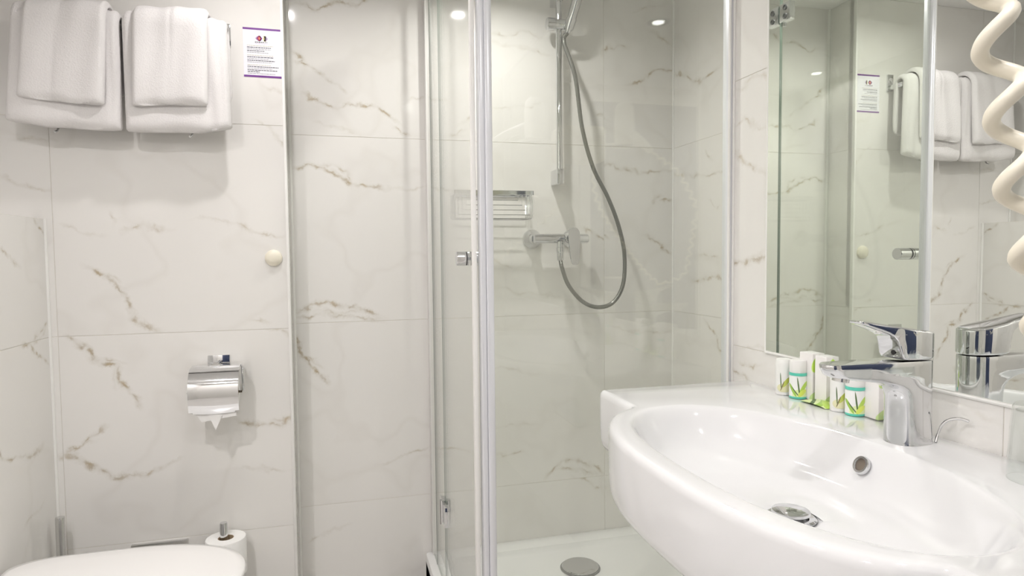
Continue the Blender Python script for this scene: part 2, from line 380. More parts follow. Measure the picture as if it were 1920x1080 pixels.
bm = B(); box(bm, XL - .035, X1 + .035, YF - .04, YF, 0, ZC); tag(obj('wall_front', bm, plain('front_wall_paint', (.78, .76, .72), .6), smooth=False), kind='structure')
bm = B(); box(bm, XL, XLEDGE - .0125, .98, Y2, ZLEDGE - .012, ZLEDGE); box(bm, XL, XLEDGE, .972, .9795, 0, ZLEDGE); tag(obj('wall_ledge_top', bm, marble('marble_ledge_top', 'z', [], 5.0), smooth=False), kind='structure')
bm = B(); box(bm, XL - .035, X1 + .035, YF - .04, Y1 + .035, ZC, ZC + .03); tag(obj('ceiling', bm, M_PAINT, smooth=False), kind='structure')
bm = B(); box(bm, XL - .035, X1 + .035, YF - .04, Y1 + .035, -.04, -.006); fl = tag(obj('floor', bm, M_GROUT, smooth=False), kind='structure')
tile_me = None
xs_ = [XL + .6 * i for i in range(4)] + [X1]; ys_ = [YF + .6 * i for i in range(5)] + [Y1]
for i in range(len(xs_) - 1):
    for j in range(len(ys_) - 1):
        t = B(); box(t, xs_[i] + .001, xs_[i + 1] - .001, ys_[j] + .001, ys_[j + 1] - .001, -.01, 0, .0008, 1); obj('tile', t, M_FLOOR, fl, smooth=False)
# unseen dark door added behind the camera for reflections in the chrome
d = empty('added_door_1', (.0, YF, 0), kind='structure')
bm = B(); box(bm, -.42, .38, YF, YF + .02, .01, 1.98, .003); obj('door_leaf', bm, M_DOOR, d)
bm = B()
for a in ((-.48, -.42, 0, 2.04), (.38, .44, 0, 2.04), (-.48, .44, 1.98, 2.04)): box(bm, a[0], a[1], YF, YF + .03, a[2], a[3], .003)
obj('door_frame', bm, M_WHITE, d)
bm = B(); tube(bm, [(.31, YF + .02, 1.0), (.31, YF + .06, 1.0), (.20, YF + .06, 1.0)], .009); obj('door_handle', bm, M_CHROME, d)
# white corner trims
bm = B(); box(bm, XC - .0045, XC + .004, Y2 - .003, Y2 + .012, 0, ZC, .002); tag(obj('trim_1', bm, M_SEAL), kind='structure')
bm = B(); tube(bm, [(XC + .004, Y1 - .001, 0), (XC + .004, Y1 - .001, ZC)], .006, 8); tag(obj('trim_2', bm, M_SEAL), kind='structure')
bm = B(); tube(bm, [(XLEDGE + .001, Y2 - .002, .40), (XLEDGE + .001, Y2 - .002, ZLEDGE)], .005, 8); tag(obj('trim_3', bm, M_SEAL), kind='structure')
bm = B(); tube(bm, [(X1 - .001, Y1 - .001, .12), (X1 - .001, Y1 - .001, ZC)], .0045, 8); tag(obj('trim_4', bm, M_SEAL), kind='structure')
bm = B(); tube(bm, [(XL + .001, Y2 - .001, ZLEDGE), (XL + .001, Y2 - .001, ZC)], .004, 8); tag(obj('trim_5', bm, M_SEAL), kind='structure')

# ---------------------------------------------------------------- ceiling downlights
def downlight(x, y, power, label, spread=162):
    d = empty('ceiling_downlight', (x, y, ZC), label, 'light', 'ceiling downlights')
    bm = B(); lathe(bm, [(.040, 0), (.046, -.002), (.046, -.005), (.030, -.006), (.024, -.001)], (x, y, ZC), n=32, cap0=False, cap1=False); obj('trim_ring', bm, M_CHROME, d)
    m, nt, N, L, p = new_mat('lamp_lens'); p.inputs['Emission Color'].default_value = (*LIGHT_COL, 1); p.inputs['Emission Strength'].default_value = 14; m.cycles.emission_sampling = 'NONE'
    bm = B(); lathe(bm, [(.024, -.002), (.02, -.004), (.0001, -.005)], (x, y, ZC), n=32); obj('lens', bm, m, d)
    la = bpy.data.lights.new('downlight_beam', 'AREA'); la.shape = 'DISK'; la.size = .046; la.energy = power; la.color = LIGHT_COL; la.spread = math.radians(spread)
    lo = bpy.data.objects.new('downlight_beam', la); COL.objects.link(lo); lo.parent = d; lo.location = (0, 0, -.008)
downlight(.48, 1.815, LIGHT_W['shower'], 'round downlight in the ceiling above the shower tray', 155)
downlight(.46, .19, LIGHT_W['basin'], 'round downlight in the ceiling in front of the basin mirror')
downlight(-.17, 1.66, LIGHT_W['toilet'], 'round downlight in the ceiling above the toilet')
downlight(-.72, -.30, LIGHT_W['entry_fill'], 'added round fill downlight in the ceiling just inside the door')  # unseen lamp, added as fill light from the camera side
downlight(-.60, .62, LIGHT_W['left'], 'added round fill downlight in the ceiling over the open floor')  # another added fill lamp, unseen, lifts the general brightness

# ================================================================ MIRROR
YM = 1.186
r = empty('wall_mirror', (X2, .3, .92), 'large frameless wall mirror above the white basin', 'mirror')
bm = B(); box(bm, MIR, X2 - .0003, -.6, YM, .9225, 2.06, .0008, 1); obj('mirror_glass', bm, M_MIRROR, r, smooth=False)
bm = B(); tube(bm, [(X2 - .002, YM + .0025, .919), (X2 - .002, YM + .0025, 2.06)], .0035, 8); obj('silicone_bead', bm, M_SEAL, r)
bm = B(); tube(bm, [(X2 - .002, YM + .0025, .9195), (X2 - .002, -.6, .9195)], .0035, 8); obj('silicone_bead', bm, M_SEAL, r)

# ================================================================ SHOWER
# ---- tray
TZ = .118
r = empty('shower_tray', (.75, 1.75, 0), 'white square shower tray with low rim behind the glass', 'shower tray')
bm = B()
x0, x1, y0, y1 = .272, X1 - .0005, 1.297, Y1 - .0005
def rrect(x0, x1, y0, y1, rad, z, n=6):
    P = []
    for cx, cy, a in ((x1 - rad, y1 - rad, 0), (x0 + rad, y1 - rad, PI/2), (x0 + rad, y0 + rad, PI), (x1 - rad, y0 + rad, 1.5*PI)):
        for k in range(n + 1): P.append((cx + rad*math.cos(a + PI/2*k/n), cy + rad*math.sin(a + PI/2*k/n), z))
    return P
# the stub wall occupies the tray's front right corner, so the tray stops at the panel there
y0 = YP - .03
def tray_ring(ins, z, rad): return rrect(x0 + ins, x1 - ins, y0 + ins, y1 - ins, rad, z)
x1t = x1
loft(bm, [rrect(x0, X2 - .001, y0, YP + .03, .006, 0.0), rrect(x0, X2 - .001, y0, YP + .03, .006, TZ - .03)], cap1=True)
loft(bm, [rrect(x0, x1, YP + .0275, y1, .006, 0), rrect(x0, x1, YP + .0275, y1, .006, TZ - .03)])
L = [(0, 0, .012), (0, TZ - .006, .012), (.002, TZ - .002, .012), (.006, TZ, .012), (.062, TZ - .001, .03), (.068, TZ - .003, .03), (.074, TZ - .014, .034), (.084, TZ - .019, .04), (.25, TZ - .023, .06)]
def tr(ins, z, rad): return rrect(x0 + ins, x1 - ins, YP + .0275 - .0575 * (1 if False else 0) + (ins if ins > .01 else ins) , y1 - ins, rad, z)
rows = [tr(i, z, q) for i, z, q in L]
loft(bm, rows, cap0=False, cap1=True)
# front rim under the panel
box(bm, x0, X2 - .001, y0, YP + .045, TZ - .035, TZ - .0003, .004)
obj('tray_body', bm, M_TRAY, r)
bm = B(); lathe(bm, [(.061, 0), (.061, .004), (.058, .007), (.03, .0095), (.0001, .010)], (.755, 1.972, TZ - .0205), n=40); obj('drain_cover', bm, M_CHROME, r)
bm = B(); lathe(bm, [(.066, 0), (.066, .0015), (.0001, .0016)], (.755, 1.972, TZ - .0212), n=40); obj('drain_ring', bm, plain('drain_gap', (.25, .25, .24), .4), r)

# ---- fixed glass panel between basin and shower
GT = 2.03
def pane(bm, x0, x1, y0, y1, z0, z1, thin):
    """glass sheet; its narrow edges carry the second material"""
    box(bm, x0, x1, y0, y1, z0, z1)
    for f in bm.faces:
        n = f.normal if f.normal.length else f.calc_center_median()
    bm.normal_update()
    for f in bm.faces:
        f.material_index = 0 if abs(getattr(f.normal, thin)) > .9 else 1
r = empty('shower_screen', (.6, YP, TZ), 'clear fixed glass panel between basin and shower', 'glass panel')
bm = B(); pane(bm, XD + .012, X2 - .006, YP - .003, YP + .003, TZ, GT, 'y'); obj('glass_pane', bm, [M_GLASS, M_EDGE], r, smooth=False)
bm = B(); box(bm, X2 - .014, X2 - .0003, YP - .011, YP + .014, TZ, GT + .01, .0015); obj('wall_profile', bm, M_ALU, r)
bm = B(); tube(bm, [(X2 - .0135, YP - .0125, TZ), (X2 - .0135, YP - .0125, GT)], .003, 8); tube(bm, [(X2 - .002, YP - .0125, TZ), (X2 - .002, YP - .0125, GT)], .003, 8); obj('seal_strip', bm, M_SEAL, r)
bm = B()
box(bm, XD - .011, XD + .001, YP - .002, YP + .026, TZ, GT + .01, .003); box(bm, XD + .001, XD + .016, YP - .009, YP + .009, TZ, GT + .01, .004)
obj('corner_post', bm, M_ALU, r)
# ---- narrow fixed side strip at the wall
YH = 1.900
r = empty('shower_side_screen', (XD, 2.04, TZ), 'narrow fixed glass strip between the tiled wall and the shower door hinges', 'glass panel')
bm = B(); pane(bm, XD - .003, XD + .003, YH + .004, Y1 - .012, TZ, GT, 'x'); obj('glass_pane', bm, [M_GLASS, M_EDGE], r, smooth=False)
bm = B(); box(bm, XD - .007, XD + .007, Y1 - .034, Y1 - .0003, TZ, GT + .01, .002); obj('wall_profile', bm, plain('pale_profile', (.80, .79, .76), .3), r)
bm = B(); box(bm, XD - .0035, XD + .0035, Y1 - .108, Y1 - .100, TZ, GT, .001); obj('gasket', bm, plain('grey_gasket', (.22, .24, .21), .4), r)
# ---- hinged glass door, standing a finger's breadth proud of the corner post
r = empty('shower_door', (XD, YH, TZ), 'hinged clear glass shower door with a round chrome knob', 'shower door')
bm = B(); pane(bm, XD - .003, XD + .003, 1.350, YH - .002, TZ + .008, GT, 'x'); obj('glass_pane', bm, [M_GLASS, M_EDGE], r, smooth=False)
bm = B(); box(bm, XD - .0045, XD + .0045, 1.333, 1.351, TZ + .008, GT, .002); obj('door_seal', bm, M_SEAL, r)
bm = B(); box(bm, XD - .004, XD + .004, 1.36, YH - .004, TZ + .0005, TZ + .010, .001); obj('bottom_seal', bm, glass_mat('clear_vinyl', (.95, .95, .95), .06), r)
for zc in (.365, 1.922):
    bm = B()
    for sgn in (-1, 1):
        box(bm, XD - .011, XD + .011, YH + .001 + (.004 if sgn > 0 else -.052), YH + .001 + (.052 if sgn > 0 else -.004), zc - .030, zc + .030, .002)
    tube(bm, [(XD - .012, YH + .001, zc - .036), (XD - .012, YH + .001, zc + .036)], .0075, 14)
    h = obj('hinge', bm, M_CHROME, r)
    for sgn in (-1, 1):
        for dz in (-.014, .014):
            t = B(); lathe(t, [(.0001, .0), (.009, .0), (.009, .003), (.006, .0035), (.006, .001), (.0001, .001)], (XD + .0105, YH + sgn * .03, zc + dz), axis=(1, 0, 0), n=20); obj('hinge_bolt', t, M_BLACK, h)
kn = B(); KY = 1.400
lathe(kn, [(.0001, 0), (.0145, 0), (.0155, .0012), (.0155, .0205), (.0135, .0208), (.0135, .0230), (.0155, .0232), (.0155, .027), (.0001, .027)], (XD - .030, KY, 1.124), axis=(1, 0, 0), n=32)
lathe(kn, [(.0001, 0), (.0155, 0), (.0155, .034), (.0145, .0352), (.0001, .0352)], (XD + .003, KY, 1.124), axis=(1, 0, 0), n=32)
k = obj('door_knob', kn, M_CHROME, r)
t = B(); lathe(t, [(.0137, 0), (.0152, .0001), (.0152, .0016), (.0137, .0017)], (XD - .030 + .0209, KY, 1.124), axis=(1, 0, 0), n=32, cap0=False, cap1=False); obj('rubber_ring', t, M_BLACK, k)
r.rotation_euler.z = -math.atan(.0205 / .556)

# ---- riser rail with slider
RX, RY = .745, Y1 - .060
r = empty('shower_rail', (RX, RY, 1.37), 'vertical chrome shower rail with sliding holder on the shower wall', 'shower rail')
bm = B(); tube(bm, [(RX, RY, 1.40), (RX, RY, 2.02)], .0105, 20); obj('rail_tube', bm, M_CHROME, r)
for z0, z1 in ((1.372, 1.424), (1.985, 2.035)):
    bm = B(); box(bm, RX - .0125, RX + .0125, RY - .0135, Y1 - .0003, z0, z1, .003); obj('wall_bracket', bm, M_CHROME, r)
bm = B(); lathe(bm, [(.0001, 0), (.0185, 0), (.0205, .002), (.0205, .026), (.0185, .0275), (.0185, .060), (.0195, .062), (.0195, .088), (.017, .090), (.0001, .090)], (RX - .044, RY - .004, 1.908), axis=(1, 0, 0), n=28)
obj('slider', bm, M_CHROME, r)
hb = Vector((RX + .030, RY - .028, 1.905)); hd = Vector((.22, -.30, .93)).normalized()
bm = B(); lathe(bm, [(.013, -.018), (.0165, -.018), (.0185, .018), (.013, .018)], hb, axis=hd, n=24, cap0=False, cap1=False); obj('holder_cone', bm, M_CHROME, r)
# ---- hand shower (its head is above the frame)
r = empty('hand_shower', hb, 'chrome hand shower hanging in the rail holder at the top', 'hand shower')
bm = B(); lathe(bm, [(.0001, -.030), (.0095, -.030), (.0110, -.018), (.0150, .012), (.0160, .03), (.0165, .06), (.0165, .12), (.0160, .142)], hb, axis=hd, n=24); obj('handle', bm, M_CHROME, r)
hc = hb + hd * .150
bm = B(); lathe(bm, [(.0001, -.016), (.022, -.014), (.040, -.004), (.046, .008), (.046, .012), (.0001, .012)], hc, axis=Vector((.1, -.55, -.83)), n=36); obj('spray_head', bm, M_CHROME, r)
# ---- hose
top = hb - hd * .03
hp = [top, top - hd * .03 + Vector((0, .004, 0)), (.789, 2.088, 1.73), (.818, 2.098, 1.56), (.862, 2.110, 1.43), (.915, 2.106, 1.328), (.955, 2.106, 1.23), (.977, 2.106, 1.130), (.972, 2.106, 1.025), (.935, 2.108, .962), (.878, 2.108, .946), (.820, 2.108, .968), (.770, 2.110, 1.025), (.748, 2.114, 1.085), (.744, 2.118, 1.115)]
bm = B(); path = spline(hp, 24)
tube(bm, path, lambda t: .0072 + .0004 * math.sin(t * 900), 10)
tag(obj('shower_hose', bm, plain('grey_steel_hose', (.27, .27, .25), .3, .6)), 'flexible grey metal shower hose looping below the mixer tap', 'hose')
# ---- mixer
MZ, MY = 1.186, 2.130
r = empty('shower_mixer', (.735, Y1, MZ), 'chrome wall mixer tap with flat lever in the shower', 'mixer tap')
for ex in (.662, .808):
    bm = B(); lathe(bm, [(.034, .0003), (.034, .004), (.031, .010), (.018, .026), (.016, .030), (.016, .052)], (ex, Y1, MZ), axis=(0, -1, 0), n=36); obj('wall_escutcheon', bm, M_CHROME, r)
bm = B(); lathe(bm, [(.0001, 0), (.012, 0), (.0165, .003), (.0165, .195), (.014, .199), (.0001, .199)], (.650, MY, MZ), axis=(1, 0, 0), n=28)
lathe(bm, [(.0001, -.005), (.020, -.002), (.0205, .035), (.018, .040), (.0001, .040)], (.776, MY, MZ), axis=(0, -1, 0), n=28); obj('mixer_body', bm, M_CHROME, r)
bm = B()
loops = []
for z, hw in ((1.222, .006), (1.219, .013), (1.210, .019), (1.195, .0215), (1.175, .0205), (1.15, .0178), (1.125, .0160), (1.105, .0135), (1.098, .009), (1.0955, .004)):
    y = MY - .041 - (1.2 - z) * .10
    loops.append([(.781 - hw, y, z), (.781 - hw, y - .008, z), (.781 + hw, y - .008, z), (.781 + hw, y, z)])
loft(bm, loops); bmesh.ops.bevel(bm, geom=[e for e in bm.edges], offset=.0006, segments=1, affect='EDGES'); obj('lever', bm, M_CHROME, r)
bm = B(); lathe(bm, [(.0115, .0), (.0115, -.02), (.0135, -.021), (.0135, -.036), (.0120, -.038), (.0115, -.062), (.0095, -.066), (.0001, -.066)], (.744, MY - .010, MZ - .010), n=20); obj('hose_outlet', bm, M_CHROME, r)
# ---- wire soap basket
r = empty('soap_basket', (.51, Y1, 1.25), 'chrome wire soap basket on the shower wall left of the mixer', 'basket')
bx0, bx1, bz0, bz1 = .372, .640, 1.252, 1.344; by0 = Y1 - .098; by1 = Y1 - .006
bm = B()
box(bm, bx0, bx1, by0, by0 + .003, bz1 - .014, bz1, .0008, 1); box(bm, bx0, bx1, by1, by1 + .0055, bz1 - .014, bz1, .0008, 1)
box(bm, bx0, bx0 + .003, by0, by1, bz1 - .014, bz1, .0008, 1); box(bm, bx1 - .003, bx1, by0, by1, bz1 - .014, bz1, .0008, 1); obj('rim_band', bm, M_CHROME, r)
for i in range(6):                                  # hoops along the basket
    t = i / 5; y = by0 + .004 + t * (by1 - by0 - .008); bm = B()
    tube(bm, [(bx0 + .003, y, bz1 - .008), (bx0 + .003, y, bz0 + .004), (bx0 + .007, y, bz0), (bx1 - .007, y, bz0), (bx1 - .003, y, bz0 + .004), (bx1 - .003, y, bz1 - .008)], .0016, 8); obj('wire', bm, M_CHROME, r)
for i in range(5):                                  # lengthwise wires of the front, nested hoops
    ins = .012 + .014 * i; zb = bz0 + .016 * (i + 1) - .004; bm = B()
    if zb > bz1 - .02: break
    tube(bm, [(bx0 + ins, by0 + .002, bz1 - .008), (bx0 + ins, by0 + .002, zb), (bx1 - ins, by0 + .002, zb), (bx1 - ins, by0 + .002, bz1 - .008)], .0014, 8); obj('wire', bm, M_CHROME, r)

# ================================================================ WASHBASIN
BC = Vector((.590, .763))                            # centre of the bowl
BX1, BY0, BY1, BXW = X2 - .0004, .279, 1.247, .519
def outline(n=360):
    """outer plan of the basin: two straight wings along the wall and a bulging bowl front"""
    P = []
    for k in range(n * 4):
        a = 2 * PI * k / (n * 4); c, s = math.cos(a), math.sin(a)
        t = []
        if c > 1e-9: t.append((BX1 - BC.x) / c)
        if c < -1e-9: t.append((BXW - BC.x) / c)
        if s > 1e-9: t.append((BY1 - BC.y) / s)
        if s < -1e-9: t.append((BY0 - BC.y) / s)
        rr = min(t)
        ne = 2.55; cc, ss = abs(c) / .192, abs(s) / .335
        rb = (cc**ne + ss**ne) ** (-1 / ne)
        if c > 0: rb = min(rb, rr)
        q = max(rr, rb); P.append(Vector((BC.x + q * c, BC.y + q * s)))
    # resample by arc length and round the corners
    Q = P + [P[0]]; d = [0]
    for a, b in zip(Q, Q[1:]): d.append(d[-1] + (b - a).length)
    out = []; j = 0
    for k in range(n):
        s = d[-1] * k / n
        while d[j + 1] < s: j += 1
        out.append(Q[j].lerp(Q[j + 1], (s - d[j]) / max(1e-9, d[j + 1] - d[j])))
    for _ in range(2): out = [(out[i - 1] + out[i] * 2 + out[(i + 1) % n]) / 4 for i in range(n)]
    return out
OUT = outline(); NB = len(OUT)
def normals(P):
    R = []
    for i in range(len(P)):
        t = P[(i + 1) % len(P)] - P[i - 1]; R.append(Vector((t.y, -t.x)).normalized())
    return R
ONRM = normals(OUT)
def bowl_pt(i, s, shift=0.0):
    """point of a scaled bowl opening in the direction of outline point i"""
    v = OUT[i] - BC; a = math.atan2(v.y, v.x); c, s_ = math.cos(a), math.sin(a)
    ax = .166 if c > 0 else .154; ne = 2.05 if c > 0 else 2.35
    q = ((abs(c) / ax) ** ne + (abs(s_) / .305) ** ne) ** (-1 / ne)
    return Vector((BC.x + shift + q * s * c, BC.y + q * s * s_))
r = empty('washbasin', (.63, .763, .73), 'wide white ceramic washbasin with bulging oval bowl under the mirror', 'basin')
bm = B(); loops = []
def off(d, z, flat=True): return [Vector((max(.3, p.x + n_.x * d) if True else 0, p.y + n_.y * d, z)) for p, n_ in zip(OUT, ONRM)]
def clampx(L): return [Vector((min(p.x, BX1), p.y, p.z)) for p in L]
DR = Vector((.607, .763))
# underside, outer wall, rim, bowl
loops.append([Vector((BC.x + (p.x - BC.x) * .3, BC.y + (p.y - BC.y) * .3, .722)) for p in OUT])
for d_, z in ((-.05, .722), (-.022, .7235), (-.010, .728), (-.004, .737), (-.001, .75), (0, .78), (0, .836), (-.0012, .843), (-.0045, .8478), (-.009, .8497)):
    loops.append(clampx(off(d_, z)))
def blend(i, t):
    a = OUT[i] + ONRM[i] * -.009; b = bowl_pt(i, 1.035); return a.lerp(b, t)
for t in (.33, .66): loops.append([Vector((*blend(i, t), .85)) for i in range(NB)])
for s, z in ((1.035, .8500), (1.015, .8492), (1.0, .8465), (.985, .842), (.965, .834), (.94, .822), (.905, .806), (.86, .792), (.79, .7805), (.68, .773), (.52, .7685), (.36, .765), (.22, .7615)):
    sh = (DR.x - BC.x) * (1 - s) * 1.0
    loops.append([Vector((*bowl_pt(i, s, sh), z)) for i in range(NB)])
def circ(rad, z): return [Vector((DR.x + rad * math.cos(math.atan2((OUT[i] - BC).y, (OUT[i] - BC).x)), DR.y + rad * math.sin(math.atan2((OUT[i] - BC).y, (OUT[i] - BC).x)), z)) for i in range(NB)]
loops += [circ(.040, .7592), circ(.034, .7575), circ(.030, .750)]
loft(bm, loops); obj('basin_body', bm, M_CERAMIC, r, angle=60)
bm = B(); lathe(bm, [(.034, -.001), (.0345, .001), (.031, .0028), (.024, .001), (.022, -.010)], (DR.x, DR.y, .7592), n=40, cap0=False, cap1=True); dr = obj('drain_ring', bm, M_CHROME, r)
bm = B(); lathe(bm, [(.008, -.008), (.008, .003), (.0235, .0045), (.0258, .0070), (.0250, .0105), (.018, .0130), (.0001, .0140)], (DR.x, DR.y, .7592), n=40); obj('drain_plug', bm, M_CHROME, r)
# overflow in the bowl wall below the tap
oc = Vector((.7395, .778, .8165)); on = Vector((-.90, 0, .44)).normalized()
bm = B(); lathe(bm, [(.0085, -.004), (.0085, .0006), (.0095, .0026), (.0125, .0026), (.0138, .0005), (.0138, -.003)], oc, axis=on, n=32, cap0=False, cap1=False); ov = obj('overflow_ring', bm, M_CHROME, r)
bm = B(); lathe(bm, [(.0087, 0), (.0001, .0001)], oc - on * .001, axis=on, n=32); obj('overflow_shade_disc', bm, plain('overflow_shade', (.16, .13, .10), .7), r)  # flat disc; the shade inside the opening is put into its colour

# ---- basin mixer tap
FX, FY = .812, .765
r = empty('basin_tap', (FX, FY, ZS), 'chrome single-lever tap with long flat spout on the basin', 'tap')
def stadium(xb, rb, xf, rf, z, n=12, sq=1.0):
    """plan loop: round back at xb, sides tapering to a round nose at xf"""
    P = []
    for k in range(n + 1):
        a = -PI/2 + PI * k / n; P.append((xb + rb * math.cos(a), FY + rb * math.sin(a), z))
    for k in range(n + 1):
        a = PI/2 + PI * k / n; P.append((xf + rf * math.cos(a) * sq, FY + rf * math.sin(a), z))
    return P
bm = B(); loops = []
for z, xb, rb, xf, rf in ((.8502, .818, .0262, .802, .0262), (.853, .818, .0258, .802, .0258), (.870, .818, .0250, .801, .0250), (.90, .818, .0244, .800, .0244), (.918, .818, .0243, .799, .0242),
                          (.9265, .818, .0243, .796, .0240), (.9335, .818, .0243, .789, .0235), (.9385, .818, .0243, .779, .0230), (.9418, .818, .0243, .766, .0224), (.9445, .818, .0243, .748, .0216),
                          (.9478, .818, .0243, .722, .0205), (.9515, .818, .0243, .700, .0195), (.9535, .818, .0243, .688, .0185), (.9575, .818, .0243, .681, .0180), (.9640, .818, .0243, .677, .0178), (.9700, .818, .0243, .6755, .0178), (.9722, .818, .0238, .6765, .0172), (.9726, .818, .022, .680, .0150)):
    loops.append(stadium(xb, rb, xf, rf, z))
loft(bm, loops); obj('tap_body', bm, M_CHROME, r, angle=50)
bm = B(); lathe(bm, [(.0105, .004), (.0115, .0), (.0115, -.006), (.009, -.0068), (.0001, -.0062)], (.690, FY, .9520), axis=(.18, 0, 1), n=28); obj('aerator', bm, M_SATIN, r)
bm = B(); loops = []
for x, zb, zt, hw in ((.8432, .9745, 1.0105, .004), (.8415, .9740, 1.0118, .011), (.836, .9738, 1.0130, .0178), (.826, .9737, 1.0146, .0225), (.812, .9737, 1.0166, .0242), (.797, .9737, 1.0188, .0240), (.786, .9740, 1.0204, .0232), (.779, .9752, 1.0215, .0222),
                      (.776, .9800, 1.0220, .0215), (.7735, .9900, 1.0224, .0205), (.7700, 1.0010, 1.0230, .0195), (.7650, 1.0075, 1.0238, .0185), (.757, 1.0120, 1.0252, .0175), (.745, 1.0165, 1.0272, .0165), (.730, 1.0215, 1.0298, .0155), (.7185, 1.0258, 1.0316, .0145), (.7135, 1.0285, 1.0320, .0125), (.7115, 1.0302, 1.0318, .009)):
    c = (zt - zb); b_ = min(.0035, c * .4, hw * .5); L_ = []
    for sy, sz, a0 in ((1, 1, 0), (-1, 1, PI/2), (-1, -1, PI), (1, -1, 1.5*PI)):
        cy_ = FY + sy * (hw - b_); cz_ = (zt - b_) if sz > 0 else (zb + b_)
        for k in range(5): L_.append((x, cy_ + b_ * math.cos(a0 + PI/2*k/4), cz_ + b_ * math.sin(a0 + PI/2*k/4)))
    loops.append(L_)
loft(bm, loops); lv = obj('lever', bm, M_CHROME, r, angle=55)
bm = B(); lathe(bm, [(.0035, 0), (.0035, .0008), (.0001, .0008)], (.7745, FY - .006, .9845), axis=(-1, 0, -.1), n=16); obj('lever_dot', bm, M_BLACK, lv)
bm = B(); tube(bm, spline([(.842, FY - .018, .8505), (.846, FY - .018, .862), (.851, FY - .020, .876), (.858, FY - .026, .8845), (.866, FY - .036, .8875), (.870, FY - .046, .886)], 6), .0021, 10); obj('plug_rod', bm, M_CHROME, r)

# ---- small toiletries beside the tap
def print_mat(name, base, leaves, extra=()):
    """white packaging with printed leaves: soft-edged ellipses in the local (across, up) plane"""
    m, nt, N, L, p = new_mat(name); p.inputs['Roughness'].default_value = .3
    tc = N.new('ShaderNodeTexCoord'); sp = N.new('ShaderNodeSeparateXYZ'); L.new(tc.outputs['Object'], sp.inputs[0])
    # across = direction seen from the room, (y, -x) turned by 45 degrees
    ac = N.new('ShaderNodeMath'); ac.operation = 'SUBTRACT'; L.new(sp.outputs['X'], ac.inputs[0]); L.new(sp.outputs['Y'], ac.inputs[1])
    cb = N.new('ShaderNodeCombineXYZ'); L.new(ac.outputs[0], cb.inputs[0]); L.new(sp.outputs['Z'], cb.inputs[1])
    col = None
    prev = N.new('ShaderNodeRGB'); prev.outputs[0].default_value = (*base, 1); col = prev.outputs[0]
    for (cx, cy, ang, hl, hw, rgb) in leaves:
        e = ellipses(N, L, cb.outputs[0], [(cx, cy, ang, hl, hw, 1)])
        mr = N.new('ShaderNodeMapRange'); L.new(e, mr.inputs[0]); mr.inputs[1].default_value = .04; mr.inputs[2].default_value = .16
        mx = N.new('ShaderNodeMix'); mx.data_type = 'RGBA'; L.new(mr.outputs[0], mx.inputs[0]); L.new(col, mx.inputs[6]); mx.inputs[7].default_value = (*rgb, 1); col = mx.outputs[2]
    for z0, z1, rgb in extra:
        a = N.new('ShaderNodeMath'); a.operation = 'GREATER_THAN'; L.new(sp.outputs['Z'], a.inputs[0]); a.inputs[1].default_value = z0
        b = N.new('ShaderNodeMath'); b.operation = 'LESS_THAN'; L.new(sp.outputs['Z'], b.inputs[0]); b.inputs[1].default_value = z1
        c = N.new('ShaderNodeMath'); c.operation = 'MULTIPLY'; L.new(a.outputs[0], c.inputs[0]); L.new(b.outputs[0], c.inputs[1])
        mx = N.new('ShaderNodeMix'); mx.data_type = 'RGBA'; L.new(c.outputs[0], mx.inputs[0]); L.new(col, mx.inputs[6]); mx.inputs[7].default_value = (*rgb, 1); col = mx.outputs[2]
    L.new(col, p.inputs['Base Color']); return m
LG, MG, DG, TEAL = (.50, .72, .12), (.36, .58, .10), (.10, .17, .06), (.12, .62, .48)
M_BOTTLE = print_mat('leaf_print_bottle', (.88, .89, .87), [(.006, .010, .1, .02, .010, (.75, .85, .45)), (.014, .020, 1.0, .019, .0045, LG), (-.011, .017, 2.25, .017, .0038, MG), (.004, .024, 1.75, .021, .0020, DG), (-.004, .014, 2.4, .016, .0014, DG), (.012, .012, .6, .012, .005, (.72, .82, .15))], [(-.001, .0045, TEAL)])
M_TUBE = print_mat('leaf_print_tube', (.88, .88, .85), [(.004, .008, .0, .02, .010, (.80, .78, .50)), (.010, .020, .75, .016, .0050, (.55, .62, .12)), (-.004, .022, 1.65, .018, .0016, DG), (.0, .012, 1.1, .012, .0016, (.25, .22, .10))])
M_CARTON = print_mat('leaf_print_carton', (.90, .875, .86), [(.022, .070, .9, .022, .013, (.55, .80, .12)), (.020, .008, .4, .022, .010, (.62, .80, .35))])
def bottle(x, y, label):
    r = empty('shampoo_bottle', (x, y, ZS), label, 'bottle', 'toiletry bottles on the basin')
    bm = B(); lathe(bm, [(.0001, .0003), (.0145, .0003), (.0158, .002), (.0158, .0425), (.0150, .0445)], (x, y, ZS), n=32); obj('bottle_body', bm, M_BOTTLE, r)
    bm = B(); lathe(bm, [(.0152, .0446), (.0160, .0450), (.0160, .0495), (.0152, .0500)], (x, y, ZS), n=32); obj('colour_band', bm, plain('teal_band', TEAL, .3), r)
    bm = B(); lathe(bm, [(.0150, .0501), (.0156, .0510), (.0153, .072), (.0140, .0742), (.0001, .0745)], (x, y, ZS), n=32); obj('cap', bm, M_WHITE, r)
def tube_b(x, y, label):
    r = empty('lotion_tube', (x, y, ZS), label, 'tube', 'toiletry tubes on the basin')
    bm = B(); lathe(bm, [(.0001, .0063), (.0148, .0063), (.0150, .008), (.0150, .060), (.0142, .0690), (.0130, .0705), (.0001, .0708)], (x, y, ZS), n=32); obj('tube_body', bm, M_TUBE, r)
    bm = B(); lathe(bm, [(.0001, .0003), (.0145, .0003), (.0150, .001), (.0150, .0060), (.0001, .0060)], (x, y, ZS), n=32); obj('cap', bm, M_WHITE, r)
